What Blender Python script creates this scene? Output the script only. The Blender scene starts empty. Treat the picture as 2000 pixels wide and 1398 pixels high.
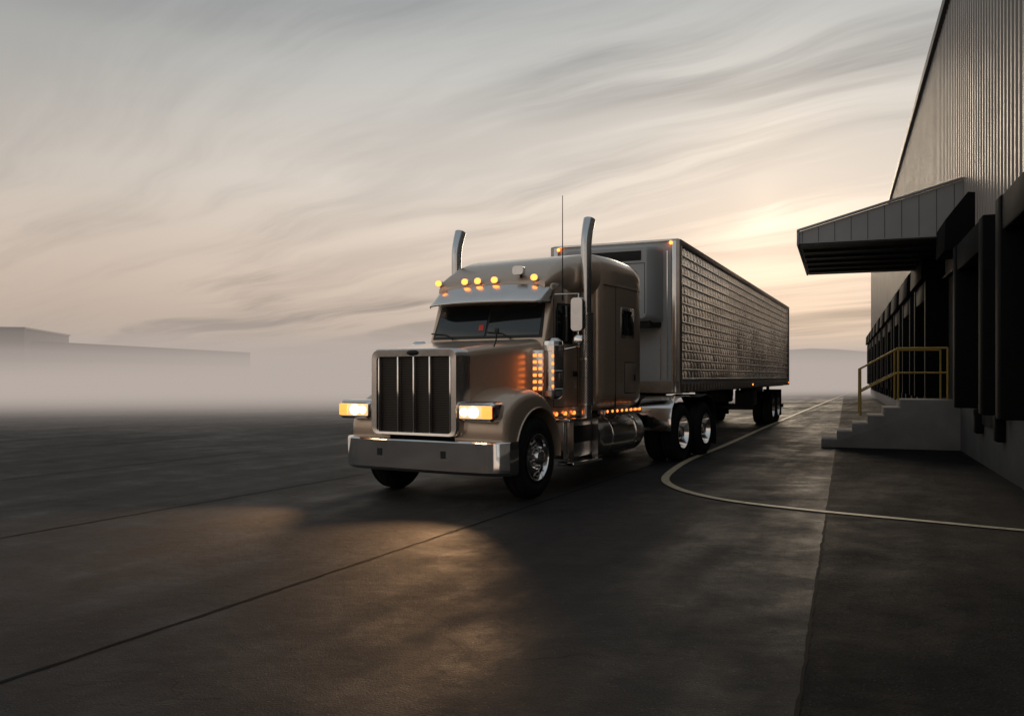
import bpy, bmesh, math, random
from mathutils import Vector, Matrix
random.seed(7)
R=math.radians
scene=bpy.context.scene
scene.view_settings.view_transform='Standard'
scene.view_settings.look='None'
scene.view_settings.exposure=0
# ------------------------------------------------------------------ node helpers
class NT:
    def __init__(s,nt): s.nt=nt; s.n=nt.nodes; s.l=nt.links
    def new(s,t,**k):
        n=s.n.new(t)
        for a,b in k.items(): setattr(n,a,b)
        return n
    def put(s,sock,v):
        if isinstance(v,bpy.types.NodeSocket): s.l.new(v,sock)
        else: sock.default_value=v
    def m(s,op,a,b=0.0,c=0.0,clamp=False):
        n=s.new('ShaderNodeMath',operation=op); n.use_clamp=clamp
        s.put(n.inputs[0],a); s.put(n.inputs[1],b); s.put(n.inputs[2],c); return n.outputs[0]
    def vm(s,op,a,b=(0,0,0),sc=None):
        n=s.new('ShaderNodeVectorMath',operation=op)
        s.put(n.inputs[0],a); s.put(n.inputs[1],b)
        if sc is not None: s.put(n.inputs['Scale'],sc)
        return n.outputs['Value'] if op in('DOT_PRODUCT','LENGTH') else n.outputs[0]
    def mix(s,f,a,b,mode='MIX'):
        n=s.new('ShaderNodeMix',data_type='RGBA',blend_type=mode)
        s.put(n.inputs[0],f); s.put(n.inputs[6],a); s.put(n.inputs[7],b); return n.outputs[2]
    def noise(s,vec,scale,detail=3,rough=.5,dist=0):
        n=s.new('ShaderNodeTexNoise')
        if vec is not None: s.l.new(vec,n.inputs['Vector'])
        n.inputs['Scale'].default_value=scale; n.inputs['Detail'].default_value=detail
        n.inputs['Roughness'].default_value=rough; n.inputs['Distortion'].default_value=dist
        return n.outputs[0]
    def ramp(s,f,stops,interp='LINEAR'):
        n=s.new('ShaderNodeValToRGB'); cr=n.color_ramp; cr.interpolation=interp
        while len(cr.elements)<len(stops): cr.elements.new(0.5)
        for e,(p,c) in zip(cr.elements,stops):
            e.position=p; e.color=(c[0],c[1],c[2],1) if hasattr(c,'__len__') else (c,c,c,1)
        s.l.new(f,n.inputs[0]); return n.outputs[0]
    def comb(s,x,y,z):
        n=s.new('ShaderNodeCombineXYZ'); s.put(n.inputs[0],x); s.put(n.inputs[1],y); s.put(n.inputs[2],z); return n.outputs[0]
    def sep(s,v):
        n=s.new('ShaderNodeSeparateXYZ'); s.l.new(v,n.inputs[0]); return n.outputs
def C(r,g,b): return (r,g,b,1)
def s2l(r,g,b):
    f=lambda c:((c/255+.055)/1.055)**2.4 if c/255>.04045 else c/255/12.92
    return (f(r),f(g),f(b))
def mat(name,col,rough=.5,metal=0,var=.15,vscale=3,coat=0,bump=0,bscale=60,emit=None,es=0,rvar=.1,spec=.5):
    m=bpy.data.materials.new(name); m.use_nodes=True
    t=NT(m.node_tree); b=t.n['Principled BSDF']
    tc=t.new('ShaderNodeTexCoord').outputs['Object']
    n=t.noise(tc,vscale,4,.6)
    c=t.mix(n,C(*[x*(1-var) for x in col]),C(*[min(1,x*(1+var)) for x in col]))
    t.l.new(c,b.inputs['Base Color'])
    n2=t.noise(tc,vscale*2.3,4,.65)
    t.l.new(t.m('ADD',rough-rvar*.5,t.m('MULTIPLY',n2,rvar),clamp=True),b.inputs['Roughness'])
    b.inputs['Metallic'].default_value=metal
    b.inputs['Specular IOR Level'].default_value=spec
    if coat: b.inputs['Coat Weight'].default_value=coat; b.inputs['Coat Roughness'].default_value=.08
    if bump:
        bn=t.new('ShaderNodeBump'); bn.inputs['Strength'].default_value=bump; bn.inputs['Distance'].default_value=.01
        t.l.new(t.noise(tc,bscale,4),bn.inputs['Height']); t.l.new(bn.outputs[0],b.inputs['Normal'])
    if emit: b.inputs['Emission Color'].default_value=C(*emit); b.inputs['Emission Strength'].default_value=es
    return m
# ------------------------------------------------------------------ materials
M={}
M['paint']=mat('taupe_paint',(.67,.515,.385),.32,.5,.05,1.5,coat=.9,rvar=.06)
M['chrome']=mat('chrome',(.94,.91,.88),.11,1,.04,2,rvar=.1)
M['chrome_dull']=mat('brushed_metal',(.84,.80,.76),.23,1,.10,4,rvar=.15)
M['stack']=mat('stack_chrome',(.62,.64,.66),.2,1,.15,3,rvar=.15)
M['black']=mat('black_plastic',(.02,.02,.02),.5,0)
M['chassis']=mat('chassis_paint',(.025,.024,.023),.55,.2,.3,5)
M['tire']=mat('tire_rubber',(.018,.018,.018),.8,0,.3,6,bump=.3,spec=.3)
M['glass']=mat('dark_glass',(.012,.016,.018),.05,0,.1,2,rvar=.03,spec=1.0)
M['amber']=mat('amber_lamp',(.9,.35,.05),.3,0,0,emit=(1,.24,.04),es=4.0)
M['amber2']=mat('amber_marker',(.9,.35,.05),.3,0,0,emit=(1,.25,.05),es=2.3)
M['head']=mat('headlamp_lens',(1,.9,.7),.2,0,0,emit=(1,.72,.40),es=14)
M['lens']=mat('lens_glass',(.6,.5,.4),.1,.3,.1,emit=(1,.55,.25),es=1.1)
M['red']=mat('red_sticker',(.6,.06,.04),.5,emit=(1,.1,.05),es=.06)  # faint emission added to the red; it is no lamp
M['white_panel']=mat('white_panel',(.50,.51,.51),.45,.05,.12,1.2)
M['dark_slot']=mat('dark_vent',(.01,.01,.01),.6)
M['post']=mat('corner_post',(.44,.38,.33),.35,.8,.3,4)
M['rust']=mat('weathered_rail',(.27,.21,.16),.6,.5,.4,6)
M['concrete']=mat('concrete',(.23,.22,.21),.85,0,.4,1.5,bump=.5,bscale=40)
M['concrete_dk']=mat('stained_concrete',(.10,.10,.098),.85,0,.45,1.2,bump=.5,bscale=30)
M['siding']=mat('metal_siding',(.23,.215,.20),.42,.45,.25,.6,rvar=.15)
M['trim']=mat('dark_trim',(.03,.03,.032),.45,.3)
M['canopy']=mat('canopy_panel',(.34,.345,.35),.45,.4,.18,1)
M['seam_dk']=mat('canopy_joint',(.08,.08,.082),.5,.3)
M['yellow']=mat('yellow_rail_paint',(.46,.30,.06),.45,0,.25,6)
M['doorp']=mat('dock_door_panel',(.030,.031,.032),.5,.2,.3,2)
M['pad']=mat('dock_pad_rubber',(.008,.008,.008),.85,0,.3,4,spec=.12)
M['wallfar']=mat('warehouse_wall',(.07,.066,.066),.8,0,.15,.2)
M['hill']=mat('hill_grass',(.05,.055,.045),.9,0,.3,.02)
def grille_mat():
    m=bpy.data.materials.new('grille_mesh'); m.use_nodes=True; t=NT(m.node_tree); b=t.n['Principled BSDF']
    o=t.sep(t.new('ShaderNodeTexCoord').outputs['Object'])
    a=t.m('ABSOLUTE',t.m('SINE',t.m('MULTIPLY',o[0],190)))
    c=t.m('ABSOLUTE',t.m('SINE',t.m('MULTIPLY',o[2],150)))
    f=t.m('MULTIPLY',t.m('GREATER_THAN',a,.42),t.m('GREATER_THAN',c,.42))
    t.l.new(t.mix(f,C(.11,.097,.085),C(.007,.007,.007)),b.inputs['Base Color'])
    t.l.new(t.m('SUBTRACT',1,f),b.inputs['Metallic']); b.inputs['Roughness'].default_value=.5
    b.inputs['Specular IOR Level'].default_value=.15
    return m
M['grille']=grille_mat()
def perf_mat():
    m=bpy.data.materials.new('perforated_shield'); m.use_nodes=True; t=NT(m.node_tree); b=t.n['Principled BSDF']
    o=t.sep(t.new('ShaderNodeTexCoord').outputs['Object'])
    a=t.m('SINE',t.m('MULTIPLY',o[2],170)); c=t.m('SINE',t.m('MULTIPLY',t.m('ARCTAN2',t.m('SUBTRACT',o[1],2.62),t.m('SUBTRACT',t.m('ABSOLUTE',o[0]),1.12)),16))
    f=t.m('GREATER_THAN',t.m('MULTIPLY',a,c),.25)
    t.l.new(t.mix(f,C(.62,.59,.56),C(.02,.02,.02)),b.inputs['Base Color'])
    b.inputs['Metallic'].default_value=.9; b.inputs['Roughness'].default_value=.3
    return m
M['perf']=perf_mat()
def trailer_mat():
    m=bpy.data.materials.new('stainless_trailer_panels'); m.use_nodes=True; t=NT(m.node_tree); b=t.n['Principled BSDF']
    tc=t.new('ShaderNodeTexCoord').outputs['Object']; o=t.sep(tc)
    cy=t.m('FLOOR',t.m('DIVIDE',o[1],.28)); cz=t.m('FLOOR',t.m('DIVIDE',t.m('SUBTRACT',o[2],1.5),.178))
    wn=t.new('ShaderNodeTexWhiteNoise',noise_dimensions='3D'); t.l.new(t.comb(cy,cz,0),wn.inputs['Vector'])
    rv=t.vm('SUBTRACT',wn.outputs['Color'],(.5,.5,.5)); rv=t.vm('MULTIPLY',rv,(.02,.06,.09))
    g=t.new('ShaderNodeNewGeometry').outputs['Normal']
    n3=t.new('ShaderNodeTexNoise'); t.l.new(tc,n3.inputs['Vector']); n3.inputs['Scale'].default_value=.7; n3.inputs['Detail'].default_value=1.0
    rv2=t.vm('MULTIPLY',t.vm('SUBTRACT',n3.outputs['Color'],(.5,.5,-.06)),(.1,.2,.55))
    fz=t.m('SUBTRACT',t.m('FRACT',t.m('DIVIDE',t.m('SUBTRACT',o[2],1.5),.178)),.5)
    fyy=t.m('SUBTRACT',t.m('FRACT',t.m('DIVIDE',o[1],.28)),.5)
    pil=t.comb(0.0,t.m('MULTIPLY',fyy,.30),t.m('MULTIPLY',fz,.30))
    nn=t.vm('NORMALIZE',t.vm('ADD',t.vm('ADD',t.vm('ADD',g,rv),rv2),pil)); t.l.new(nn,b.inputs['Normal'])
    c=t.mix(wn.outputs['Value'],C(.78,.69,.61),C(.92,.83,.74)); 
    fy=t.m('FRACT',t.m('DIVIDE',o[1],.28)); seam=t.m('LESS_THAN',fy,.07)
    c=t.mix(t.m('MULTIPLY',seam,.65),c,C(.12,.11,.10))
    t.l.new(c,b.inputs['Base Color']); b.inputs['Metallic'].default_value=.85
    t.l.new(t.m('ADD',.16,t.m('MULTIPLY',t.noise(tc,3,3),.10)),b.inputs['Roughness'])
    return m
M['tpanel']=trailer_mat()
def asphalt(name,c0,c1,r0,r1,spec):
    m=bpy.data.materials.new(name); m.use_nodes=True; t=NT(m.node_tree); b=t.n['Principled BSDF']
    tc=t.new('ShaderNodeTexCoord').outputs['Object']
    big=t.noise(tc,.22,5,.6,.4); mid=t.noise(tc,1.7,5,.65,.3); fine=t.noise(tc,75,3,.7)
    o=t.sep(tc)
    st=t.noise(t.comb(t.m('MULTIPLY',t.m('SUBTRACT',t.m('MULTIPLY',o[0],.9),t.m('MULTIPLY',o[1],.43)),1.3),t.m('MULTIPLY',t.m('ADD',t.m('MULTIPLY',o[0],.43),t.m('MULTIPLY',o[1],.9)),.16),0),1,5,.6)
    f=t.m('ADD',t.m('MULTIPLY',big,.4),t.m('ADD',t.m('MULTIPLY',mid,.3),t.m('MULTIPLY',st,.3)))
    f=t.ramp(f,[(.41,0.0),(.57,1.0)])
    c=t.mix(f,C(*c0),C(*c1))
    c=t.mix(t.ramp(fine,[(.35,.0),(.75,1.0)]),c,t.mix(.22,c,C(.13,.12,.115)),'MIX')
    v=t.new('ShaderNodeTexVoronoi'); t.l.new(tc,v.inputs['Vector']); v.inputs['Scale'].default_value=22
    grit=t.m('LESS_THAN',v.outputs['Distance'],.10)
    c=t.mix(t.m('MULTIPLY',grit,.35),c,C(.20,.19,.18))
    stn=t.ramp(t.noise(tc,.8,4,.6),[(.56,1.0),(.70,.45)])
    c=t.mix(1.0,c,stn,'MULTIPLY')
    wv=t.new('ShaderNodeTexVoronoi',feature='DISTANCE_TO_EDGE'); wv.inputs['Scale'].default_value=.35
    nd=t.new('ShaderNodeTexNoise'); t.l.new(tc,nd.inputs['Vector']); nd.inputs['Scale'].default_value=1.2; nd.inputs['Detail'].default_value=5
    t.l.new(t.vm('ADD',tc,t.vm('SCALE',nd.outputs['Color'],sc=1.1)),wv.inputs['Vector'])
    ck=t.m('MULTIPLY',t.m('LESS_THAN',wv.outputs['Distance'],.0028),t.m('GREATER_THAN',t.noise(tc,.3,2),.50))
    c=t.mix(t.m('MULTIPLY',ck,.6),c,C(.006,.006,.006))
    t.l.new(c,b.inputs['Base Color'])
    rr=t.m('ADD',r0,t.m('MULTIPLY',f,r1-r0)); t.l.new(rr,b.inputs['Roughness'])
    b.inputs['Specular IOR Level'].default_value=spec
    bn=t.new('ShaderNodeBump'); bn.inputs['Strength'].default_value=.9; bn.inputs['Distance'].default_value=.010
    t.l.new(t.m('ADD',fine,t.m('MULTIPLY',t.noise(tc,9,4),1.2)),bn.inputs['Height']); t.l.new(bn.outputs[0],b.inputs['Normal'])
    return m
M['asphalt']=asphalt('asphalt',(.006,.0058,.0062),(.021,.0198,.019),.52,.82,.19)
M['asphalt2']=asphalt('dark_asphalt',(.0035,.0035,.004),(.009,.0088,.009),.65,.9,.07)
M['seam']=mat('seam_tar',(.004,.004,.004),.8,0,.3,5,spec=.1)
def linepaint():
    m=bpy.data.materials.new('worn_line_paint'); m.use_nodes=True; t=NT(m.node_tree); b=t.n['Principled BSDF']
    tc=t.new('ShaderNodeTexCoord').outputs['Object']
    f=t.ramp(t.noise(tc,9,6,.75),[(.30,0.0),(.48,1.0)])
    t.l.new(t.mix(f,C(.12,.10,.08),C(.62,.51,.33)),b.inputs['Base Color']); b.inputs['Roughness'].default_value=.6
    return m
M['line']=linepaint()
# ------------------------------------------------------------------ mesh helpers
def empty(name,loc=(0,0,0),rz=0):
    e=bpy.data.objects.new(name,None); scene.collection.objects.link(e); e.location=loc; e.rotation_euler=(0,0,rz); e.empty_display_size=.3; return e
def fin(name,bm,m,parent=None,ang=35,bevel=0,seg=2):
    bmesh.ops.recalc_face_normals(bm,faces=bm.faces)
    if bevel:
        es=[e for e in bm.edges if len(e.link_faces)==2 and e.calc_face_angle(0)>R(28)]
        bmesh.ops.bevel(bm,geom=es,offset=bevel,segments=seg,profile=.5,affect='EDGES',clamp_overlap=True)
    me=bpy.data.meshes.new(name); bm.to_mesh(me); bm.free()
    me.shade_smooth(); me.set_sharp_from_angle(angle=R(ang))
    if isinstance(m,str): m=M[m]
    me.materials.append(m)
    o=bpy.data.objects.new(name,me); scene.collection.objects.link(o)
    if parent: o.parent=parent
    return o
def addbox(bm,x0,x1,y0,y1,z0,z1):
    v=[bm.verts.new(p) for p in[(x0,y0,z0),(x1,y0,z0),(x1,y1,z0),(x0,y1,z0),(x0,y0,z1),(x1,y0,z1),(x1,y1,z1),(x0,y1,z1)]]
    for f in[(0,3,2,1),(4,5,6,7),(0,1,5,4),(1,2,6,5),(2,3,7,6),(3,0,4,7)]: bm.faces.new([v[i] for i in f])
def box(name,x0,x1,y0,y1,z0,z1,m,p=None,bevel=.01,seg=2):
    bm=bmesh.new(); addbox(bm,x0,x1,y0,y1,z0,z1); return fin(name,bm,m,p,bevel=bevel,seg=seg)
def boxes(name,lst,m,p=None,bevel=0):
    bm=bmesh.new()
    for b in lst: addbox(bm,*b)
    return fin(name,bm,m,p,bevel=bevel,seg=1)
def ring(cx,hw,z0,z1,r,n=6):
    pts=[]
    for (sx,sz,a0) in((1,1,0),(-1,1,90),(-1,-1,180),(1,-1,270)):
        ccx=cx+sx*(hw-r); ccz=(z1-r) if sz>0 else (z0+r)
        for i in range(n+1):
            a=R(a0+90*i/n); pts.append((ccx+r*math.cos(a),ccz+r*math.sin(a)))
    return pts
def loft(name,secs,m,p=None,ang=40,n=6):
    bm=bmesh.new(); rings=[]
    for s in secs:
        y=s[0]; sl=s[6] if len(s)>6 else 0
        rings.append([bm.verts.new((x,y+sl*(z-s[3]),z)) for x,z in ring(s[1],s[2],s[3],s[4],s[5],n)])
    k=len(rings[0])
    for a,b in zip(rings,rings[1:]):
        for i in range(k): bm.faces.new([a[i],a[(i+1)%k],b[(i+1)%k],b[i]])
    bm.faces.new(rings[0]); bm.faces.new(rings[-1])
    return fin(name,bm,m,p,ang)
def extx(name,prof,x0,x1,m,p=None,bevel=0,seg=3,ang=35):
    bm=bmesh.new(); a=[bm.verts.new((x0,y,z)) for y,z in prof]; b=[bm.verts.new((x1,y,z)) for y,z in prof]
    k=len(prof)
    for i in range(k): bm.faces.new([a[i],a[(i+1)%k],b[(i+1)%k],b[i]])
    bm.faces.new(a); bm.faces.new(b)
    return fin(name,bm,m,p,ang,bevel,seg)
def exty(name,prof,y0,y1,m,p=None,bevel=0):
    bm=bmesh.new(); a=[bm.verts.new((x,y0,z)) for x,z in prof]; b=[bm.verts.new((x,y1,z)) for x,z in prof]
    k=len(prof)
    for i in range(k): bm.faces.new([a[i],a[(i+1)%k],b[(i+1)%k],b[i]])
    bm.faces.new(a); bm.faces.new(b)
    return fin(name,bm,m,p,35,bevel)
def strip(name,path,x0,x1,th,m,p=None,bevel=.008):
    P=[Vector(q) for q in path]; off=[]
    for i,q in enumerate(P):
        d=(P[min(i+1,len(P)-1)]-P[max(i-1,0)]).normalized(); off.append(q+Vector((-d.y,d.x))*th)
    return extx(name,[tuple(q) for q in P]+[tuple(q) for q in reversed(off)],x0,x1,m,p,bevel,2,50)
def tube(name,pts,r,m,p=None,n=14,cap=True):
    bm=bmesh.new(); P=[Vector(q) for q in pts]; rs=r if hasattr(r,'__len__') else [r]*len(P); rings=[]
    up=None
    for i,q in enumerate(P):
        d=(P[min(i+1,len(P)-1)]-P[max(i-1,0)]).normalized()
        if up is None: up=Vector((1,0,0)) if abs(d.x)<.9 else Vector((0,0,1))
        u=(up-d*up.dot(d)).normalized(); w=d.cross(u); up=u
        rings.append([bm.verts.new(q+(u*math.cos(2*math.pi*j/n)+w*math.sin(2*math.pi*j/n))*rs[i]) for j in range(n)])
    for a,b in zip(rings,rings[1:]):
        for i in range(n): bm.faces.new([a[i],a[(i+1)%n],b[(i+1)%n],b[i]])
    if cap: bm.faces.new(rings[0]); bm.faces.new(rings[-1])
    return fin(name,bm,m,p,40)
def lathex(bm,prof,c,side=1,n=40):
    rings=[]
    for x,r in prof:
        if r<1e-4: rings.append([bm.verts.new((c[0]+side*x,c[1],c[2]))])
        else: rings.append([bm.verts.new((c[0]+side*x,c[1]+r*math.cos(2*math.pi*j/n),c[2]+r*math.sin(2*math.pi*j/n))) for j in range(n)])
    for a,b in zip(rings,rings[1:]):
        for i in range(n):
            if len(a)==1: bm.faces.new([a[0],b[(i+1)%n],b[i]])
            elif len(b)==1: bm.faces.new([a[i],a[(i+1)%n],b[0]])
            else: bm.faces.new([a[i],a[(i+1)%n],b[(i+1)%n],b[i]])
def wheel(par,x,y,side,kind,R0=.52,w=.14,rimmat='chrome'):
    c=(x,y,R0)
    bm=bmesh.new()
    lathex(bm,[(-w+.03,.30),(-w,.36),(-w,.46),(-w+.03,.505),(-w+.05,R0),(-.06,R0),(-.055,R0-.015),(-.045,R0-.015),(-.04,R0),(.04,R0),(.045,R0-.015),(.055,R0-.015),(.06,R0),(w-.05,R0),(w-.03,.505),(w,.46),(w+.004,.40),(w,.36),(w-.03,.30)],c,side,56)
    fin('tire',bm,'tire',par,30)
    bm=bmesh.new()
    if kind=='front':
        lathex(bm,[(w-.05,.30),(w+.005,.305),(w+.005,.29),(w-.03,.275),(w-.07,.26),(w-.035,.20),(w-.02,.17),(w-.02,.12),(w+.05,.10),(w+.07,.07),(w+.085,.0)],c,side)
        d=w-.045; hr=.225; nx=w-.015
    else:
        lathex(bm,[(w-.03,.30),(w+.005,.305),(w+.005,.29),(w-.06,.275),(w-.15,.25),(w-.17,.20),(w-.17,.13),(w-.08,.12),(w-.04,.09),(w-.03,.0)],c,side)
        d=w-.155; hr=.215; nx=w-.165
    fin('rim',bm,rimmat,par,30)
    bm=bmesh.new()
    for i in range(10):
        a=2*math.pi*i/10; cc=(c[0],c[1]+hr*math.cos(a),c[2]+hr*math.sin(a))
        lathex(bm,[(d-.04,.030),(d+.006,.030),(d+.006,0)],cc,side,14)
    fin('rim_hole_shade',bm,'dark_slot',par,30)  # solid dark discs on the rim; hole shade put in as colour
    bm=bmesh.new()
    for i in range(10):
        a=2*math.pi*(i+.5)/10; cc=(c[0],c[1]+.148*math.cos(a),c[2]+.148*math.sin(a))
        lathex(bm,[(nx-.02,.015),(nx+.03,.013),(nx+.035,0)],cc,side,8)
    fin('lug_nut',bm,rimmat,par,30)
def sphere(bm,c,r,sx=1,sy=1,sz=1):
    mt=Matrix.Translation(c)@Matrix.Diagonal((sx,sy,sz,1))
    bmesh.ops.create_uvsphere(bm,u_segments=16,v_segments=10,radius=r,matrix=mt)

# ================================================================== TRACTOR
T=empty('semi_truck',(-1.211,10.58,0),R(-30))
OX=-.05
bm=bmesh.new(); N=30; rows=[(.36,.035),(.40,.0),(.745,.0),(.765,.02),(.768,.10)]
grid=[]
for z,dy in rows:
    row=[]
    for i in range(N+1):
        u=-1+2*i/N; x=1.25*u; y=.02+.03*u*u+.16*abs(u)**10
        if z<.39: x*=.985
        row.append(bm.verts.new((x,y+dy,z)))
    grid.append(row)
for a,b in zip(grid,grid[1:]):
    for i in range(N): bm.faces.new([a[i],a[i+1],b[i+1],b[i]])
for idx in(0,N):
    prev=None
    for r in grid:
        v=r[idx]; nv=bm.verts.new((v.co.x,.42,v.co.z))
        if prev: bm.faces.new([prev[0],v,nv,prev[1]])
        prev=(v,nv)
o=fin('bumper',bm,'chrome',T,40)
boxes('tow_hole_shade',[(-.60,-.53,.016,.2,.55,.64),(.38,.45,.016,.2,.55,.64)],'dark_slot',T)  # solid dark blocks; the shade inside the holes is painted on
boxes('bumper_bracket',[(-.9,.9,.12,.5,.42,.70)],'chassis',T)
bm=bmesh.new()
i1=ring(OX,.575,.85,1.80,.05,6)
def mkring(pts,y): return [bm.verts.new((x,y,z)) for x,z in pts]
ra=mkring(ring(OX,.68,.80,1.90,.11,6),.30); rb=mkring(ring(OX,.675,.805,1.895,.11,6),.06); rc=mkring(ring(OX,.65,.82,1.88,.10,6),.03); rd=mkring(i1,.035); re_=mkring(i1,.12)
for a,b in((ra,rb),(rb,rc),(rc,rd),(rd,re_)):
    k=len(a)
    for i in range(k): bm.faces.new([a[i],a[(i+1)%k],b[(i+1)%k],b[i]])
fin('grille_surround',bm,'chrome_dull',T,50)
box('grille_mesh',OX-.6,OX+.6,.10,.13,.84,1.82,'grille',T,0)
bm=bmesh.new()
for i in range(-2,3):
    x=OX+i*.245 if abs(i)<2 else OX+i*.275
    addbox(bm,x-.011,x+.011,.045,.10,.85,1.80)
fin('grille_bar',bm,'chrome',T,bevel=.004)
bm=bmesh.new(); sphere(bm,(OX,.035,1.845),.1,1.0,.18,.36); fin('emblem_plate',bm,'black',T,60)
bm=bmesh.new(); sphere(bm,(OX,.030,1.845),.085,1.0,.25,.30); fin('emblem_face',bm,'dark_slot',T,60)
loft('hood',[(.12,OX,.655,.86,1.885,.12),(.3,OX,.665,.86,1.91,.13),(.8,OX*.6,.71,.9,1.975,.15),(1.3,0,.80,.95,2.03,.16),(1.62,0,.90,.98,2.06,.14),(1.75,0,.93,.98,2.05,.12)],'paint',T)
def interp(tab,t):
    for (a,ra_),(b,rb_) in zip(tab,tab[1:]):
        if a<=t<=b:
            u=(t-a)/(b-a); return ra_+(rb_-ra_)*u
    return tab[-1][1]
RHO=[(-12,.74),(5,.84),(25,.95),(35,.985),(46,.975),(59,.93),(75,.875),(92,.845),(108,.81),(125,.775),(143,.735),(160,.705),(172,.69),(186,.68)]
for s in(-1,1):
    bm=bmesh.new(); rws=[]
    for i in range(67):
        tt=-12+198*i/66; rho=(interp(RHO,max(-12,tt-4))+interp(RHO,tt)+interp(RHO,min(186,tt+4)))/3
        dy,dz=-math.cos(R(tt)),math.sin(R(tt))
        ri=.585
        th=rho-ri
        crown=[(.50,0),(.80,0),(.95,.006),(1.05,.02),(1.12,.042),(1.17,.075 if th>.12 else th*.6),(1.195,.11 if th>.16 else th*.78),(1.205,.15 if th>.2 else th*.86)]
        sec=[(x_,rho-d_) for x_,d_ in crown]+[(1.207,ri+.022),(1.222,ri+.014),(1.220,ri),(1.195,ri-.006),(.9,ri),(.5,ri)]
        rws.append([bm.verts.new((s*x_,1.02+dy*q,.56+dz*q)) for x_,q in sec])
    k=len(rws[0])
    for a,b in zip(rws,rws[1:]):
        for j in range(k-1): bm.faces.new([a[j],a[j+1],b[j+1],b[j]])
    bm.faces.new(rws[0]); bm.faces.new(rws[-1])
    fin('fender',bm,'paint',T,55)
    cx=s*.93+OX
    loft('headlamp_pod',[(.02,cx,.235,1.03,1.215,.05),(.05,cx,.26,1.005,1.24,.06),(.25,cx,.25,1.0,1.25,.07),(.5,cx-.03*s,.20,1.05,1.25,.08)],'chrome',T)
    box('headlamp_reflector',cx-.22,cx+.22,.006,.03,1.045,1.20,'lens',T,.008)
    bm=bmesh.new(); sphere(bm,(cx-.02*s,.005,1.122),.075,1,.3,.9); sphere(bm,(cx-.15*s,.005,1.122),.055,1,.3,.9); fin('headlamp_bulb',bm,'head',T,60)
    bm=bmesh.new(); addbox(bm,*(sorted((cx+.10*s,cx+.235*s))),-.006,.05,1.05,1.195); fin('turn_signal',bm,'amber2',T,bevel=.01)
for s in(-1,1):
    wheel(T,s*1.05,1.02,s,'front')
    for y in(6.62,7.97):
        wheel(T,s*1.08,y,s,'rear'); wheel(T,s*.76,y,s,'rear')
tube('axle',[(-1,1.02,.52),(1,1.02,.52)],.06,'chassis',T)
for y in(6.62,7.97): tube('drive_axle',[(-1,y,.52),(1,y,.52)],.1,'chassis',T)
boxes('chassis_rail',[(-.46,-.36,.4,8.7,.72,1.0),(.36,.46,.4,8.7,.72,1.0)],'chassis',T,.01)
boxes('chassis_cross_member',[(-.36,.36,y,y+.12,.75,.97) for y in(1.4,2.6,4.2,5.4,6.2,7.3,8.5)]+[(-.7,.7,1.5,3.6,.6,1.0),(-.35,.35,.55,1.6,.45,1.3)],'chassis',T)
box('fifth_wheel',-.48,.48,6.7,7.8,1.02,1.2,'chassis',T,.03)
prof=[(1.66,1.0),(1.66,2.03),(1.86,2.56),(1.88,2.84),(3.02,2.98),(3.02,1.0)]
extx('cab_body',prof,-.96,.96,'paint',T,.045,4)
def slab(name,pts,th,m,p):
    a,b,c,d=[Vector(q) for q in pts]; n=(b-a).cross(c-a).normalized()*th
    bm=bmesh.new(); lo=[bm.verts.new(q) for q in(a,b,c,d)]; hi=[bm.verts.new(q+n) for q in(a,b,c,d)]
    bm.faces.new(lo); bm.faces.new(hi)
    for i in range(4): bm.faces.new([lo[i],lo[(i+1)%4],hi[(i+1)%4],hi[i]])
    return fin(name,bm,m,p,bevel=min(.006,th*.4))
def wy(z): return 1.66+(z-2.03)*(.2/.53)
slab('windshield_seal',[(-.90,wy(2.08)-.002,2.08),(.90,wy(2.08)-.002,2.08),(.86,wy(2.57)-.002,2.57),(-.86,wy(2.57)-.002,2.57)],.014,'black',T)
for a,b in((-.86,-.018),(.018,.86)):
    slab('windshield',[(a,wy(2.115)-.018,2.115),(b,wy(2.115)-.018,2.115),(b*.97,wy(2.56)-.018,2.56),(a*.97,wy(2.56)-.018,2.56)],.008,'glass',T)
slab('windshield_sticker',[(-.13,wy(2.2)-.030,2.2),(-.05,wy(2.2)-.030,2.2),(-.05,wy(2.28)-.030,2.28),(-.13,wy(2.28)-.030,2.28)],.004,'red',T)
for x in(-.5,.45):
    tube('wiper',[(x,1.60,2.07),(x-.18,1.66,2.15),(x-.42,1.665,2.17)],.010,'black',T,8)
for s in(-1,1):
    X=s*.962; 
    pr=[(1.98,2.04),(1.99,2.42),(2.04,2.54),(2.55,2.56),(2.58,2.04)]
    xs=sorted((X,X+s*.006)); extx('door_window_seal',[(y+(.03 if y>2.2 else -.03),z+(.03 if z>2.2 else -.03)) for y,z in pr],xs[0],xs[1],'black',T,.002)
    xs=sorted((X,X+s*.012)); extx('door_window',pr,xs[0],xs[1],'glass',T,.002)
    boxes('door_gap',[(*sorted((s*.955,s*.9635)),1.90,1.908,1.12,2.62),(*sorted((s*.955,s*.9635)),2.66,2.668,1.12,2.62),(*sorted((s*.955,s*.9635)),1.908,2.66,1.12,1.128)],'dark_slot',T)
    box('door_handle',*sorted((s*.96,s*.99)),2.5,2.62,1.55,1.63,'black',T,.01)
    tube('grab_handle',[(s*.97,2.78,1.35),(s*1.03,2.78,1.37),(s*1.03,2.78,2.2),(s*.97,2.78,2.22)],.014,'chrome',T,8)
loft('roof_fairing',[(1.80,0,.88,2.74,2.86,.05),(1.90,0,.93,2.70,2.96,.10),(2.05,0,.95,2.68,3.06,.15),(2.3,0,.99,2.68,3.19,.20),(2.6,0,1.04,2.70,3.29,.24),(2.9,0,1.13,2.7,3.355,.27),(3.06,0,1.18,2.7,3.375,.28)],'paint',T,50,8)
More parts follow.
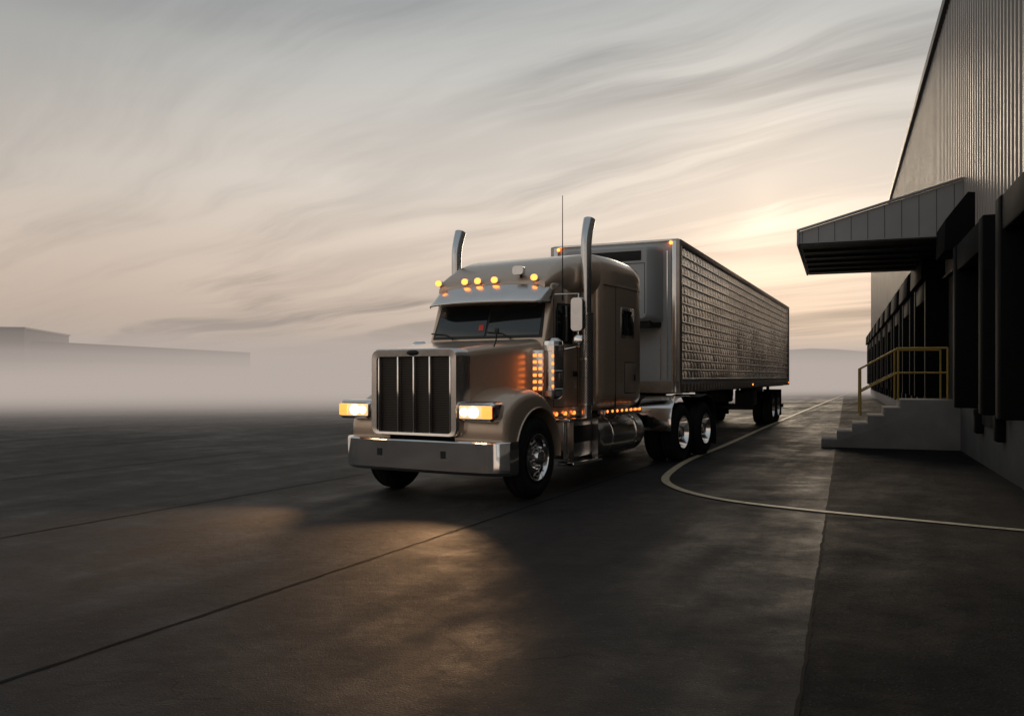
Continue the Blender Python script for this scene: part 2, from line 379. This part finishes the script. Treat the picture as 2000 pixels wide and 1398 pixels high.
loft('sleeper',[(2.98,0,1.10,1.06,3.33,.26),(3.02,0,1.17,1.05,3.37,.28),(3.10,0,1.205,1.03,3.38,.28),(3.6,0,1.22,1.03,3.39,.26),(4.2,0,1.22,1.03,3.37,.24),(4.46,0,1.215,1.03,3.34,.24),(4.53,0,1.19,1.05,3.30,.22),(4.55,0,1.12,1.12,3.22,.2)],'paint',T,50,8)
for s in(-1,1):
    xs=sorted((s*1.2,s*1.226)); box('sleeper_window_frame',xs[0],xs[1],3.66,4.20,2.14,2.62,'chrome_dull',T,.02)
    xs=sorted((s*1.2,s*1.231)); box('sleeper_window',xs[0],xs[1],3.70,4.16,2.18,2.58,'glass',T,.02)
    xs=sorted((s*1.2,s*1.2235)); box('baggage_door_gap',xs[0],xs[1],3.80,4.27,1.28,1.78,'dark_slot',T,.02)
    xs=sorted((s*1.2,s*1.2265)); box('baggage_door',xs[0],xs[1],3.812,4.258,1.292,1.768,'paint',T,.02)
    box('baggage_door_latch',*sorted((s*1.22,s*1.24)),4.17,4.22,1.48,1.58,'black',T,.008)
    boxes('sleeper_seam',[(*sorted((s*1.2,s*1.2225)),3.05,4.45,2.905,2.912),(*sorted((s*1.2,s*1.2225)),3.46,3.467,1.08,2.905)],'dark_slot',T)
    bm=bmesh.new()
    for i in range(24): sphere(bm,(s*1.2215,3.50,1.12+i*.076),.006,.6,1,1)
    for i in range(16): sphere(bm,(s*1.2215,3.55+i*.055,2.94),.006,.6,1,1)
    fin('rivet',bm,'chrome_dull',T,60)
    xs=sorted((s*1.10,s*1.232)); box('sleeper_skirt',xs[0],xs[1],3.05,4.5,.96,1.05,'chrome_dull',T,.01)
    bm=bmesh.new()
    for i in range(8): sphere(bm,(s*1.236,3.12+i*.185,1.03),.022,.6,1,1)
    for i in range(3): sphere(bm,(s*.985,1.95+i*.28,1.03),.028,.6,1,1)
    fin('side_marker_lamp',bm,'amber2',T,60)
    box('cab_skirt',*sorted((s*.90,s*.975)),1.75,2.98,.97,1.03,'chrome_dull',T,.01)
bm=bmesh.new(); N=24; rowsv=[(.0,2.575,1.50),(0,2.60,1.50),(0,2.72,1.62),(0,2.83,1.74),(0,2.87,1.84)]
g=[]
for _,z,y in rowsv:
    row=[]
    for i in range(N+1):
        u=-1+2*i/N; row.append(bm.verts.new((u*(1.0 if z<2.7 else .97),y+.05*u*u+.20*abs(u)**12,z-.03*u*u)))
    g.append(row)
for a,b in zip(g,g[1:]):
    for i in range(N): bm.faces.new([a[i],a[i+1],b[i+1],b[i]])
o=fin('sun_visor',bm,'chrome_dull',T,50); md=o.modifiers.new('s','SOLIDIFY'); md.thickness=.015
for x in(-.88,-.42,-.2,.08,.72):
    loft('roof_lamp_base',[(1.78,x,.055,2.87,2.96,.04),(1.95,x,.04,2.87,2.95,.03)],'chrome',T)
    bm=bmesh.new(); sphere(bm,(x,1.775,2.915),.05,1,.45,.85); fin('roof_lamp',bm,'amber',T,60)
loft('roof_horn',[(1.78,.46,.085,2.97,3.09,.04),(1.86,.46,.08,2.97,3.09,.04),(1.93,.46,.03,3.0,3.06,.02)],'stack',T)
tube('roof_horn_stem',[(.46,1.88,2.85),(.46,1.88,2.99)],.02,'black',T)
for s in(-1,1):
    x=s*1.10; y=1.62
    bm=bmesh.new()
    prof=[(1.24,0),(1.25,.09),(1.29,.135),(1.36,.14),(1.365,.146),(1.385,.146),(1.39,.14),(1.60,.14),(1.605,.146),(1.625,.146),(1.63,.14),(1.88,.14),(1.885,.15),(1.96,.15),(1.965,.14),(2.02,.13),(2.06,.08),(2.07,0)]
    rings=[]
    for z,r in prof:
        rings.append([bm.verts.new((x+max(r,.001)*math.cos(2*math.pi*j/28),y+max(r,.001)*math.sin(2*math.pi*j/28),z)) for j in range(28)])
    for a,b in zip(rings,rings[1:]):
        for i in range(28): bm.faces.new([a[i],a[(i+1)%28],b[(i+1)%28],b[i]])
    fin('air_cleaner',bm,'chrome',T,30)
    box('air_cleaner_bracket',*sorted((s*.85,s*1.0)),1.55,1.7,1.5,1.9,'chrome_dull',T)
    box('lamp_panel',*sorted((s*.90,s*1.06)),1.40,1.43,1.35,1.90,'chrome_dull',T,.008)
    bm=bmesh.new()
    for r_ in range(6):
        for c_ in range(2):
            xx=s*(.94+.085*c_); zz=1.39+r_*.088
            addbox(bm,xx-.024,xx+.024,1.385,1.40,zz-.020,zz+.020)
    for r_ in range(5):
        xx=s*1.17; zz=1.42+r_*.10; addbox(bm,xx-.012,xx+.012,1.46,1.49,zz-.02,zz+.02)
    fin('panel_lamp',bm,'amber2',T,bevel=.006)
    sx=s*1.12; sy=2.62
    path=[(sx,sy,.95),(sx,sy,2.0),(sx,sy,3.3),(sx,sy,3.42),(sx,sy+.01,3.52),(sx,sy+.03,3.61),(sx,sy+.065,3.71),(sx,sy+.11,3.82)]
    tube('exhaust_stack',path,[.075,.075,.078,.078,.08,.082,.085,.088],'stack',T,20)
    tube('heat_shield',[(sx,sy,1.15),(sx,sy,2.45)],.10,'perf',T,28)
    for z in(1.15,1.8,2.45): tube('stack_clamp',[(sx,sy,z-.015),(sx,sy,z+.015)],.106,'chrome_dull',T,28)
    tube('stack_bracket',[(s*.9,sy+.25,2.6),(sx,sy,2.6)],.02,'chrome_dull',T,8)
    mx=s*1.30
    if s>0:
        loft('mirror',[(1.92,mx,.085,2.17,2.62,.05),(1.96,mx,.095,2.16,2.63,.05),(2.05,mx,.075,2.18,2.61,.05)],'stack',T)
        bm=bmesh.new(); sphere(bm,(mx,1.97,2.04),.09,1,.4,1); fin('convex_mirror',bm,'chrome',T,60)
        tube('mirror_arm',[(s*.96,1.92,2.68),(mx,1.99,2.68),(mx,1.99,1.96),(s*.96,1.95,1.9)],.013,'chrome',T,8)
        tube('hood_mirror_stalk',[(s*.70,.75,1.93),(s*.76,.70,2.0),(s*.78,.69,2.12)],.009,'black',T,8)
        box('hood_mirror',s*.78-.03,s*.78+.03,.67,.70,2.08,2.16,'black',T,.01)
    box('step_box',*sorted((s*.72,s*1.14)),1.86,2.86,.42,.93,'chrome_dull',T,.02)
    box('step_tread',*sorted((s*.98,s*1.24)),1.84,2.9,.925,.965,'chrome',T,.01)
    box('step_recess_shade',*sorted((s*1.13,s*1.145)),1.95,2.78,.62,.86,'dark_slot',T,.004)  # dark plate on the box face, painted shade instead of a cut-in recess
    box('lower_step',*sorted((s*1.02,s*1.27)),1.9,2.85,.33,.375,'chrome',T,.01)
    boxes('step_hanger',[(*sorted((s*1.15,s*1.24)),1.95,1.97,.36,.94),(*sorted((s*1.15,s*1.24)),2.76,2.78,.36,.94)],'chrome_dull',T)
    bm=bmesh.new()
    tp=[(3.0,0),(3.0,.27),(3.04,.31),(3.08,.325),(4.62,.325),(4.66,.31),(4.7,.27),(4.7,0)]
    rings=[]
    for y_,r in tp: rings.append([bm.verts.new((s*.90+max(r,.001)*math.cos(2*math.pi*j/40),y_,.66+max(r,.001)*math.sin(2*math.pi*j/40))) for j in range(40)])
    for a,b in zip(rings,rings[1:]):
        for i in range(40): bm.faces.new([a[i],a[(i+1)%40],b[(i+1)%40],b[i]])
    fin('fuel_tank',bm,'chrome_dull',T,35)
    for y_ in(3.35,4.3): tube('tank_strap',[(s*.90,y_,.66),(s*.90,y_+.06,.66)],.333,'chrome',T,40)
    tube('tank_cap',[(s*1.08,3.85,.94),(s*1.12,3.85,1.0)],.05,'chrome',T)
    strip('quarter_fender',[(5.90,.58),(5.91,.80),(5.97,.98),(6.10,1.10),(6.30,1.16),(6.62,1.18),(7.0,1.16)],*sorted((s*.60,s*1.24)),.02,'chrome',T)
    strip('quarter_fender',[(7.55,1.14),(7.97,1.18),(8.3,1.12),(8.5,.98),(8.6,.8)],*sorted((s*.60,s*1.24)),.02,'chassis',T)
    box('mud_flap',*sorted((s*.60,s*1.22)),8.66,8.68,.18,.95,'tire',T,.004)
tube('antenna',[(1.04,2.02,2.6),(1.04,2.02,3.1),(1.04,2.02,4.05)],[.012,.008,.005],'black',T,8)
box('catwalk',-.6,.6,4.6,5.6,1.0,1.03,'chrome_dull',T)
box('battery_box',-.75,.75,4.75,5.5,.55,1.0,'chassis',T)
for x,c in((-.25,'black'),(-.1,'red'),(.05,'black')):
    tube('air_hose',[(x,4.55,2.0),(x,4.75,1.6),(x,5.3,1.4),(x-.1,5.9,1.7),(x-.1,6.3,1.9)],.018,c,T,8)
for s in(-1,1):
    ld=bpy.data.lights.new('headlamp_light','SPOT'); ld.energy=480; ld.color=(1,.56,.27); ld.spot_size=R(70); ld.spot_blend=.95; ld.shadow_soft_size=.06
    lo=bpy.data.objects.new('headlamp_light',ld); scene.collection.objects.link(lo); lo.parent=T
    lo.location=(s*.93+OX,-.06,1.12); lo.rotation_euler=(R(90-15),0,R(180+6*s))

# ================================================================== TRAILER
A=R(24.4); TR=empty('semi_trailer',(1.956,16.397,0),-A)
Ln=17.1; zb=1.24; zt=4.10
box('trailer_body',-1.28,1.28,.02,Ln,zb+.10,zt-.02,'white_panel',TR,.01)
for s in(-1,1):
    box('side_panel',*sorted((s*1.27,s*1.288)),.14,Ln-.1,1.5,zt-.12,'tpanel',TR,0)
    bm=bmesh.new()
    for i in range(15):
        z=1.5+.178*i
        if z<zt-.13:
            a=[(s*1.286,z-.016),(s*1.300,z-.008),(s*1.302,z+.0),(s*1.286,z+.020)]
            lo=[bm.verts.new((p[0],.14,p[1])) for p in a]; hi=[bm.verts.new((p[0],Ln-.1,p[1])) for p in a]
            for k in range(3): bm.faces.new([lo[k],lo[k+1],hi[k+1],hi[k]])
    fin('side_rib',bm,'chrome_dull',TR,60)
    box('top_rail',*sorted((s*1.24,s*1.303)),.0,Ln,zt-.12,zt,'post',TR,.008)
    box('bottom_rail',*sorted((s*1.2,s*1.303)),.0,Ln,zb,1.42,'rust',TR,.008)
    bm=bmesh.new()
    for i in range(55):
        y=.3+i*.305; addbox(bm,*sorted((s*1.30,s*1.312)),y,y+.03,zb+.02,1.41)
    fin('rail_rivet_plate',bm,'chrome_dull',TR)
    box('corner_post',*sorted((s*1.12,s*1.30)),-.03,.14,zb,zt+.005,'post',TR,.03,3)
    box('corner_trim',*sorted((s*1.14,s*1.22)),-.04,-.028,zb+.02,zt-.02,'chrome_dull',TR,.003)
    box('rear_post',*sorted((s*1.2,s*1.304)),Ln-.1,Ln+.03,zb,zt,'rust',TR,.01)
    bm=bmesh.new(); sphere(bm,(s*1.12,-.045,zt-.06),.035,1,.5,1); 
    fin('clearance_lamp',bm,'amber',TR,60)
    bm=bmesh.new()
    for y in(8.5,16.8): sphere(bm,(s*1.31,y,1.33),.025,.5,1,1)
    fin('marker_lamp',bm,'amber',TR,60)
box('roof_sheet',-1.25,1.25,0,Ln,zt-.03,zt+.02,'chrome_dull',TR,.01)
box('front_bottom_rail',-1.28,1.28,-.03,.05,zb,zb+.22,'rust',TR,.01)
boxes('floor_cross_member',[(-1.2,1.2,y*.6+.5,y*.6+.56,zb-.02,zb+.10) for y in range(27)],'chassis',TR)
box('underframe',-.6,.6,.2,Ln-.2,zb-.06,zb+.09,'chassis',TR)
loft('refrigeration_unit',[(-.50,-.02,.80,2.62,3.92,.10),(-.46,-.02,.86,2.58,3.96,.12),(-.30,-.02,.96,2.54,3.98,.12),(.0,-.02,.98,2.54,3.98,.1)],'white_panel',TR,30)
box('unit_vent',-.72,.68,-.512,-.48,3.68,3.86,'dark_slot',TR,.01)
boxes('unit_vent_slat',[(-.72,.68,-.518,-.505,3.70+i*.045,3.712+i*.045) for i in range(4)],'chassis',TR)
boxes('unit_panel_gap',[(-.01,.0,-.504,-.49,2.7,3.62),(-.75,.75,-.504,-.49,3.62,3.632),(.74,.75,-.504,-.49,2.7,3.62)],'dark_slot',TR)
loft('unit_lower_cover',[(-.40,-.02,.84,2.46,2.60,.04),(.0,-.02,.95,2.46,2.60,.04)],'dark_slot',TR)
boxes('front_wall_rib',[(x,x+.02,-.0,.03,1.5,2.45) for x in(-.9,-.45,0,.45,.9)]+[(1.03,1.05,0,.03,1.5,3.9)],'chrome_dull',TR)
for s in(-1,1):
    box('landing_leg',*sorted((s*.62,s*.78)),4.6,4.76,.42,1.2,'chassis',TR,.01)
    box('landing_foot',*sorted((s*.57,s*.83)),4.55,4.81,.36,.42,'chassis',TR,.01)
    tube('landing_brace',[(s*.7,4.7,.6),(s*.7,5.6,1.18)],.03,'chassis',TR,8)
    for y in(13.4,14.7):
        wheel(TR,s*1.08,y,s,'rear',rimmat='chrome_dull'); wheel(TR,s*.76,y,s,'rear',rimmat='chrome_dull')
    box('mud_flap',*sorted((s*.60,s*1.22)),15.5,15.52,.2,1.1,'tire',TR,.004)
    box('slider_rail',*sorted((s*.45,s*.58)),11.6,15.6,.85,1.18,'chassis',TR,.01)
    boxes('rear_guard_post',[(*sorted((s*.5,s*.6)),Ln-.1,Ln,.45,1.2)],'chassis',TR)
for y in(13.4,14.7): tube('trailer_axle',[(-1,y,.52),(1,y,.52)],.08,'chassis',TR)
box('rear_guard',-1.1,1.1,Ln-.1,Ln,.42,.55,'chassis',TR)
box('air_tank',-.5,.5,9.4,10.1,.8,1.15,'chassis',TR,.06)
box('side_box',.75,1.2,8.9,10.0,.72,1.16,'chassis',TR,.02)

# ================================================================== WAREHOUSE
A2=R(21.0); W=empty('dock_warehouse',(7.05,11.75,0),-A2)
y0,y1=-15.0,62.0; H=10.35
box('upper_wall',.06,.3,y0,y1,3.95,H,'siding',W,0)
bm=bmesh.new(); n=int((y1-y0)/.30)
for i in range(n):
    y=y0+.3*i
    a=[(.062,y),(.0,y+.03),(.0,y+.10),(.062,y+.13)]
    lo=[bm.verts.new((p[0],p[1],3.95)) for p in a]; hi=[bm.verts.new((p[0],p[1],H-.05)) for p in a]
    for k in range(3): bm.faces.new([lo[k],lo[k+1],hi[k+1],hi[k]])
    bm.faces.new(lo)
fin('siding_rib',bm,'siding',W,20)
box('roof_edge',-.10,.5,y0,y1+.1,H-.12,H+.12,'trim',W,.02)
box('roof_deck',.3,40,y0,y1,H-.25,H-.02,'trim',W,0)
box('end_wall_far',.3,40,y1-.2,y1,0,H-.3,'siding',W,0)
box('end_wall_near',.3,40,y0,y0+.2,0,H-.3,'siding',W,0)
box('drip_edge',-.03,.062,y0,y1,3.90,3.97,'trim',W,.005)
box('foundation',-.02,.3,y0,y1,-.1,.98,'concrete_dk',W,.02)
box('foundation_cap',-.06,.3,y0,y1,.975,1.05,'concrete_dk',W,.015)
doors=[-6.8,-2.2,2.4]+[11.2+4.9*i for i in range(10)]
edges=[y0]
for d in doors: edges+= [d-1.45,d+1.45]
edges.append(y1)
pl=[]
for i in range(0,len(edges),2): pl.append((.08,.3,edges[i],edges[i+1],1.05,3.95))
boxes('lower_wall',pl,'concrete_dk',W)
boxes('door_header',[(.09,.3,d-1.45,d+1.45,3.75,3.95) for d in doors],'concrete_dk',W)
bm=bmesh.new()
for d in doors:
    for k in range(5): addbox(bm,.24,.28,d-1.45,d+1.45,1.05+k*.54,1.05+k*.54+.525)
fin('dock_door',bm,'doorp',W,bevel=.01,seg=1)
bm=bmesh.new()
for d in doors:
    addbox(bm,-.42,.10,d-1.75,d-1.35,.98,3.92); addbox(bm,-.42,.10,d+1.35,d+1.75,.98,3.92)
    addbox(bm,-.40,.10,d-1.35,d+1.35,3.45,3.92)
    addbox(bm,-.16,-.03,d-1.2,d-.9,.55,.97); addbox(bm,-.16,-.03,d+.9,d+1.2,.55,.97)
fin('dock_shelter',bm,'pad',W,bevel=.03,seg=2)
bm=bmesh.new()
for d in doors: addbox(bm,-.07,-.065+.04,d-.85,d+.85,.72,1.04)
fin('dock_leveler_lip',bm,'chassis',W,bevel=.01)
for (a,b) in [(4.55,6.1)]+[(d-1.75,d+1.75) for d in doors[3:]]:
    exty('shelter_hood',[(0.05,5.0),(-.12,5.02),(-.50,4.52),(-.52,3.93),(0.05,3.98)],a,b,'pad',W,.01)
box('personnel_door',.02,.085,6.75,7.7,1.06,3.15,'doorp',W,.01)
box('personnel_door_frame',.03,.083,6.65,7.8,1.055,3.25,'chassis',W,.01)
exty('canopy',[(0.02,4.46),(-3.2,4.46),(-3.2,4.72),(0.02,5.60)],6.25,12.2,'canopy',W,0)
bm=bmesh.new()
for i in range(10):
    x=-.16-i*.33; zt_=5.60+(x/3.22)*.88
    addbox(bm,x-.006,x+.006,6.243,6.25,4.48,zt_-.03)
fin('canopy_seam',bm,'seam_dk',W)
box('canopy_fascia',-3.25,-3.2,6.2,12.25,4.42,4.76,'canopy',W,.008)
exty('canopy_edge_trim',[(0.0,5.60),(-3.24,4.715),(-3.24,4.765),(0.0,5.65)],6.18,6.26,'canopy',W,.004)
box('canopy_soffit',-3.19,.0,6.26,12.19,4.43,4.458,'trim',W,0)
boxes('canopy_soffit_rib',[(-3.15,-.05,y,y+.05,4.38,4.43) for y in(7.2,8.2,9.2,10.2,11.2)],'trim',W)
prof=[(0,0),(0,1.05),(-1.15,1.05)]
x=-1.15; z=1.05
for i in range(5):
    z-=.175; prof.append((x,z)); x-=.32; prof.append((x,z))
prof.append((x,0))
exty('dock_stairs',prof,6.45,8.0,'concrete',W,.012)
for yy in(6.55,7.9):
    tube('handrail',[(-1.95,yy,.70),(-1.95,yy,1.72),(-1.2,yy,2.15),(-.25,yy,2.15)],.024,'yellow',W,10)
    tube('handrail_mid',[(-1.95,yy,1.22),(-1.2,yy,1.63),(-.25,yy,1.63)],.020,'yellow',W,10)
    tube('handrail_post',[(-1.2,yy,1.05),(-1.2,yy,2.15)],.022,'yellow',W,10)
    tube('handrail_post',[(-.25,yy,1.05),(-.25,yy,2.15)],.022,'yellow',W,10)

FW=empty('distant_warehouse',(0,0,0),0)
def quadbox(name,p0,p1,dep,z0,h,m,par):
    a=Vector(p0); b=Vector(p1); d=(b-a).normalized(); nrm=Vector((-d.y,d.x))*dep
    bm=bmesh.new(); base=[a,b,b+nrm,a+nrm]
    lo=[bm.verts.new((q.x,q.y,z0)) for q in base]; hi=[bm.verts.new((q.x,q.y,h)) for q in base]
    bm.faces.new(lo); bm.faces.new(hi)
    for i in range(4): bm.faces.new([lo[i],lo[(i+1)%4],hi[(i+1)%4],hi[i]])
    return fin(name,bm,m,par)
quadbox('wall_block',(-56.5,100),(-46,150),25,0,5.6,'wallfar',FW)
quadbox('parapet',(-56.7,99.8),(-45.9,149.8),25.3,5.6,5.75,'trim',FW)
FW2=empty('distant_shed',(0,0,0),0)
quadbox('wall_block',(-100,88),(-56.0,98),18,0,7.0,'wallfar',FW2)
quadbox('roof_trim',(-100,87.8),(-55.8,97.8),18.4,7.0,7.2,'trim',FW2)
bm=bmesh.new(); prev=None
for i in range(121):
    x=-700+i*14; y=420
    h=6+9*math.exp(-((x-170)/90)**2)+3*math.sin(i*.31)+1.5*math.sin(i*.83+1)
    if x<20: h=max(0.5,h-8)
    a=bm.verts.new((x,y,-1)); b=bm.verts.new((x,y+60,max(h,.5))); c=bm.verts.new((x,y+200,-1))
    if prev:
        bm.faces.new([prev[0],a,b,prev[1]]); bm.faces.new([prev[1],b,c,prev[2]])
    prev=(a,b,c)
fin('hill',bm,'hill',None,60)

# ================================================================== GROUND
bm=bmesh.new(); S=3000
bm.faces.new([bm.verts.new(p) for p in((-S,-200,0),(S,-200,0),(S,S,0),(-S,S,0))]); fin('ground',bm,'asphalt')
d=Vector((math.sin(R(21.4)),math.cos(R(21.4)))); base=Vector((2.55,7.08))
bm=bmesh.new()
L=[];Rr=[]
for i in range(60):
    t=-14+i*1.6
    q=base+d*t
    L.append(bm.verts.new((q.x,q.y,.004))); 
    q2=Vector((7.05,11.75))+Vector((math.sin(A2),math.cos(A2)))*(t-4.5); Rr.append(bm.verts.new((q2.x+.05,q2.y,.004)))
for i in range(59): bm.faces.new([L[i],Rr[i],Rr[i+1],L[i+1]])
fin('pavement',bm,'asphalt2')
def ribbon(name,pts,w,z,m,wob=0,par=None,seed=0):
    rd=random.Random(seed); bm=bmesh.new(); P=[Vector(p) for p in pts]; prev=None
    for i,q in enumerate(P):
        dd=(P[min(i+1,len(P)-1)]-P[max(i-1,0)]).normalized(); nn=Vector((-dd.y,dd.x))
        c=q+nn*rd.uniform(-wob,wob); ww=w*(1+(rd.uniform(-.35,.35) if wob else 0))
        a=bm.verts.new((c.x+nn.x*ww/2,c.y+nn.y*ww/2,z)); b=bm.verts.new((c.x-nn.x*ww/2,c.y-nn.y*ww/2,z))
        if prev: bm.faces.new([prev[0],prev[1],b,a])
        prev=(a,b)
    return fin(name,bm,m,par)
J=empty('pavement_joint')
a=R(25.5); dv=Vector((math.sin(a),math.cos(a))); nv=Vector((math.cos(a),-math.sin(a)))
for k,c in enumerate((-4.2,-7.95,-12.4,-16.7,-21)):
    ribbon('joint_%d'%k,[nv*c+dv*(-8+i*.12) for i in range(700)],.03,.004,'seam',.007,J,k)
for k,c in enumerate((19.6,)):
    ribbon('cross_joint_%d'%k,[nv*(-3+i*.3)+dv*(c) for i in range(16)],.03,.004,'seam',.010,J,20+k)
ribbon('edge_joint',[base+d*(-12+i*.12) for i in range(430)],.022,.008,'seam',.006,J,9)
pts=[(5.75,8.25),(5.13,8.56),(4.38,9.13),(3.52,9.79),(2.82,10.46),(2.46,11.09),(2.275,11.85),(2.29,12.75),(2.62,13.97),(3.35,15.95),(4.89,19.4),(7.9,26.4),(13.95,40.2),(26,67.5),(46,113)]
sm=[]
P=[Vector(p) for p in pts]
for i in range(len(P)-1):
    p0=P[max(i-1,0)];p1=P[i];p2=P[i+1];p3=P[min(i+2,len(P)-1)]
    for k in range(10):
        t=k/10; sm.append(.5*((2*p1)+(p2-p0)*t+(2*p0-5*p1+4*p2-p3)*t*t+(-p0+3*p1-3*p2+p3)*t**3))
sm.append(P[-1])
ribbon('painted_line',sm,.12,.012,'line')

# ================================================================== FOG (low-lying layers, their pale light put in as emission)
FG=empty('fog_bank')
def fogmat(name,dens,col):
    m=bpy.data.materials.new(name); m.use_nodes=True; nt=m.node_tree; nt.nodes.clear(); t=NT(nt)
    o=t.new('ShaderNodeOutputMaterial'); ad=t.new('ShaderNodeAddShader'); ab=t.new('ShaderNodeVolumeAbsorption'); em=t.new('ShaderNodeEmission')
    ab.inputs['Color'].default_value=(0,0,0,1); ab.inputs['Density'].default_value=dens
    em.inputs['Color'].default_value=C(*col); em.inputs['Strength'].default_value=dens  # even self-glow stands in for daylight scattered in the fog
    nt.links.new(ab.outputs[0],ad.inputs[0]); nt.links.new(em.outputs[0],ad.inputs[1]); nt.links.new(ad.outputs[0],o.inputs['Volume'])
    return m
def foglayer(i,top,dens,push,col):
    m=fogmat('fog_%d'%i,dens,col)
    xs=[-400,-120,-60,-25,-8,3,12,22,40,80,200,500]; fr=[25,25,24,25,27,33,44,56,70,90,110,110]
    bm=bmesh.new(); fl=[];ft=[];mt=[];bt=[];bl=[]
    rd=random.Random(i)
    for x,f in zip(xs,fr):
        f=f+push*(1 if push>0 or x<3 else .5)
        fl.append(bm.verts.new((x,f,-.5))); ft.append(bm.verts.new((x+rd.uniform(-1,1),f+3,top*.4))); mt.append(bm.verts.new((x,f+14,top*(.9+.2*rd.random()))))
        bt.append(bm.verts.new((x,600,top))); bl.append(bm.verts.new((x,601,-.5)))
    rows=[fl,ft,mt,bt,bl]
    for a,b in zip(rows,rows[1:]+[rows[0]]):
        for k in range(len(xs)-1): bm.faces.new([a[k],a[k+1],b[k+1],b[k]])
    bm.faces.new([r[0] for r in rows]); bm.faces.new([r[-1] for r in rows])
    return fin('fog_layer',bm,m,FG,80)
fc=s2l(182,170,162)
for i,(top,dn,ps) in enumerate([(.9,.014,-7),(1.6,.014,-2),(1.3,.022,4),(2.2,.018,8),(3.1,.012,5),(4.2,.008,10),(6.5,.005,14),(13,.004,22)]):
    foglayer(i,top,dn,ps,fc)

# ================================================================== WORLD
w=bpy.data.worlds.new('World'); scene.world=w; w.use_nodes=True; t=NT(w.node_tree)
bg=t.n['Background']
az,el=R(16.4),R(11.4)
sky=t.new('ShaderNodeTexSky',sky_type='NISHITA'); sky.sun_disc=False; sky.sun_elevation=el; sky.sun_rotation=az; sky.dust_density=1; sky.air_density=1
N_=t.new('ShaderNodeTexCoord').outputs['Generated']; o=t.sep(N_)
zc=t.m('MAXIMUM',o[2],0.0)
grad=t.ramp(zc,[(0,s2l(192,172,160)),(.05,s2l(215,192,172)),(.12,s2l(231,211,193)),(.22,s2l(230,219,207)),(.33,s2l(205,203,198)),(.45,s2l(160,167,170)),(1.0,s2l(138,146,154))])
den=t.m('ADD',zc,.08)
U=t.m('DIVIDE',o[0],den); V=t.m('DIVIDE',o[1],den)
al=t.m('SUBTRACT',t.m('MULTIPLY',U,.74),t.m('MULTIPLY',V,.67)); ac=t.m('ADD',t.m('MULTIPLY',U,.67),t.m('MULTIPLY',V,.74))
wob=t.m('MULTIPLY',t.m('SUBTRACT',t.noise(t.comb(t.m('MULTIPLY',al,.35),t.m('MULTIPLY',ac,.35),1.7),1.0,3,.5),.5),1.5)
acw=t.m('ADD',ac,wob)
c1=t.noise(t.comb(t.m('MULTIPLY',al,.23),t.m('MULTIPLY',acw,1.5),3.1),1.0,7,.59,.25)
c2=t.noise(t.comb(t.m('MULTIPLY',al,.30),t.m('MULTIPLY',acw,.55),7.7),1.0,4,.5,.3)
k1=t.ramp(c1,[(.40,0.0),(.62,1.0)],'EASE'); k2=t.ramp(c2,[(.42,0.0),(.58,1.0)],'EASE')
cl=t.m('MULTIPLY',k1,t.m('ADD',.28,t.m('MULTIPLY',k2,.72)))
fade=t.ramp(zc,[(.0,.2),(.06,.9),(.12,1.0),(.32,.9),(.42,.3)])
cl=t.m('MULTIPLY',cl,fade)
dark=t.mix(cl,C(1,1,1),C(.36,.37,.40))
col=t.mix(1.0,grad,dark,'MULTIPLY')
sd=(math.sin(az)*math.cos(el),math.cos(az)*math.cos(el),math.sin(el))
dp=t.m('MAXIMUM',t.vm('DOT_PRODUCT',N_,sd),0.0)
lowd=(math.sin(R(17.5))*math.cos(R(5.0)),math.cos(R(17.5))*math.cos(R(5.0)),math.sin(R(5.0)))
dq=t.m('MAXIMUM',t.vm('DOT_PRODUCT',N_,lowd),0.0)
g1=t.m('MULTIPLY',t.m('POWER',dp,30),.09); g2=t.m('MULTIPLY',t.m('POWER',dp,300),.18); g3=t.m('MULTIPLY',t.m('POWER',dp,3000),.40)
g4=t.m('MULTIPLY',t.m('POWER',dq,110),.26)
clr=t.m('SUBTRACT',1,t.m('MULTIPLY',k1,.85))
gl=t.m('ADD',g1,t.m('MULTIPLY',t.m('ADD',g2,g3),clr))
col=t.vm('ADD',col,t.vm('SCALE',(1.0,.78,.55),sc=gl))
col=t.vm('ADD',col,t.vm('SCALE',(1.0,.58,.27),sc=t.m('MULTIPLY',g4,t.m('ADD',.45,t.m('MULTIPLY',clr,.55)))))
sidef=t.ramp(t.m('ADD',t.m('MULTIPLY',t.vm('DOT_PRODUCT',N_,(math.sin(az),math.cos(az),0)),.5),.5),[(.0,1.0),(.55,.86),(.86,.78),(.93,.90),(.98,1.0),(1.0,1.0)])
col=t.mix(1.0,col,sidef,'MULTIPLY')
col=t.vm('SCALE',col,sc=10.0)
col=t.vm('ADD',col,t.vm('SCALE',sky.outputs[0],sc=.02))
t.l.new(col,bg.inputs['Color']); bg.inputs['Strength'].default_value=.1

sl=bpy.data.lights.new('sun','SUN'); sl.energy=.6; sl.angle=R(14); sl.color=(1,.80,.58)
so=bpy.data.objects.new('sun',sl); scene.collection.objects.link(so)
so.rotation_euler=Vector(sd).to_track_quat('Z','Y').to_euler()

cam=bpy.data.cameras.new('camera'); co=bpy.data.objects.new('camera',cam); scene.collection.objects.link(co)
co.location=(0,0,1.55); co.rotation_euler=(R(90),0,0)
cam.sensor_width=36; cam.lens=36*1667/2000; cam.shift_y=36/2000; cam.clip_end=6000
scene.camera=co
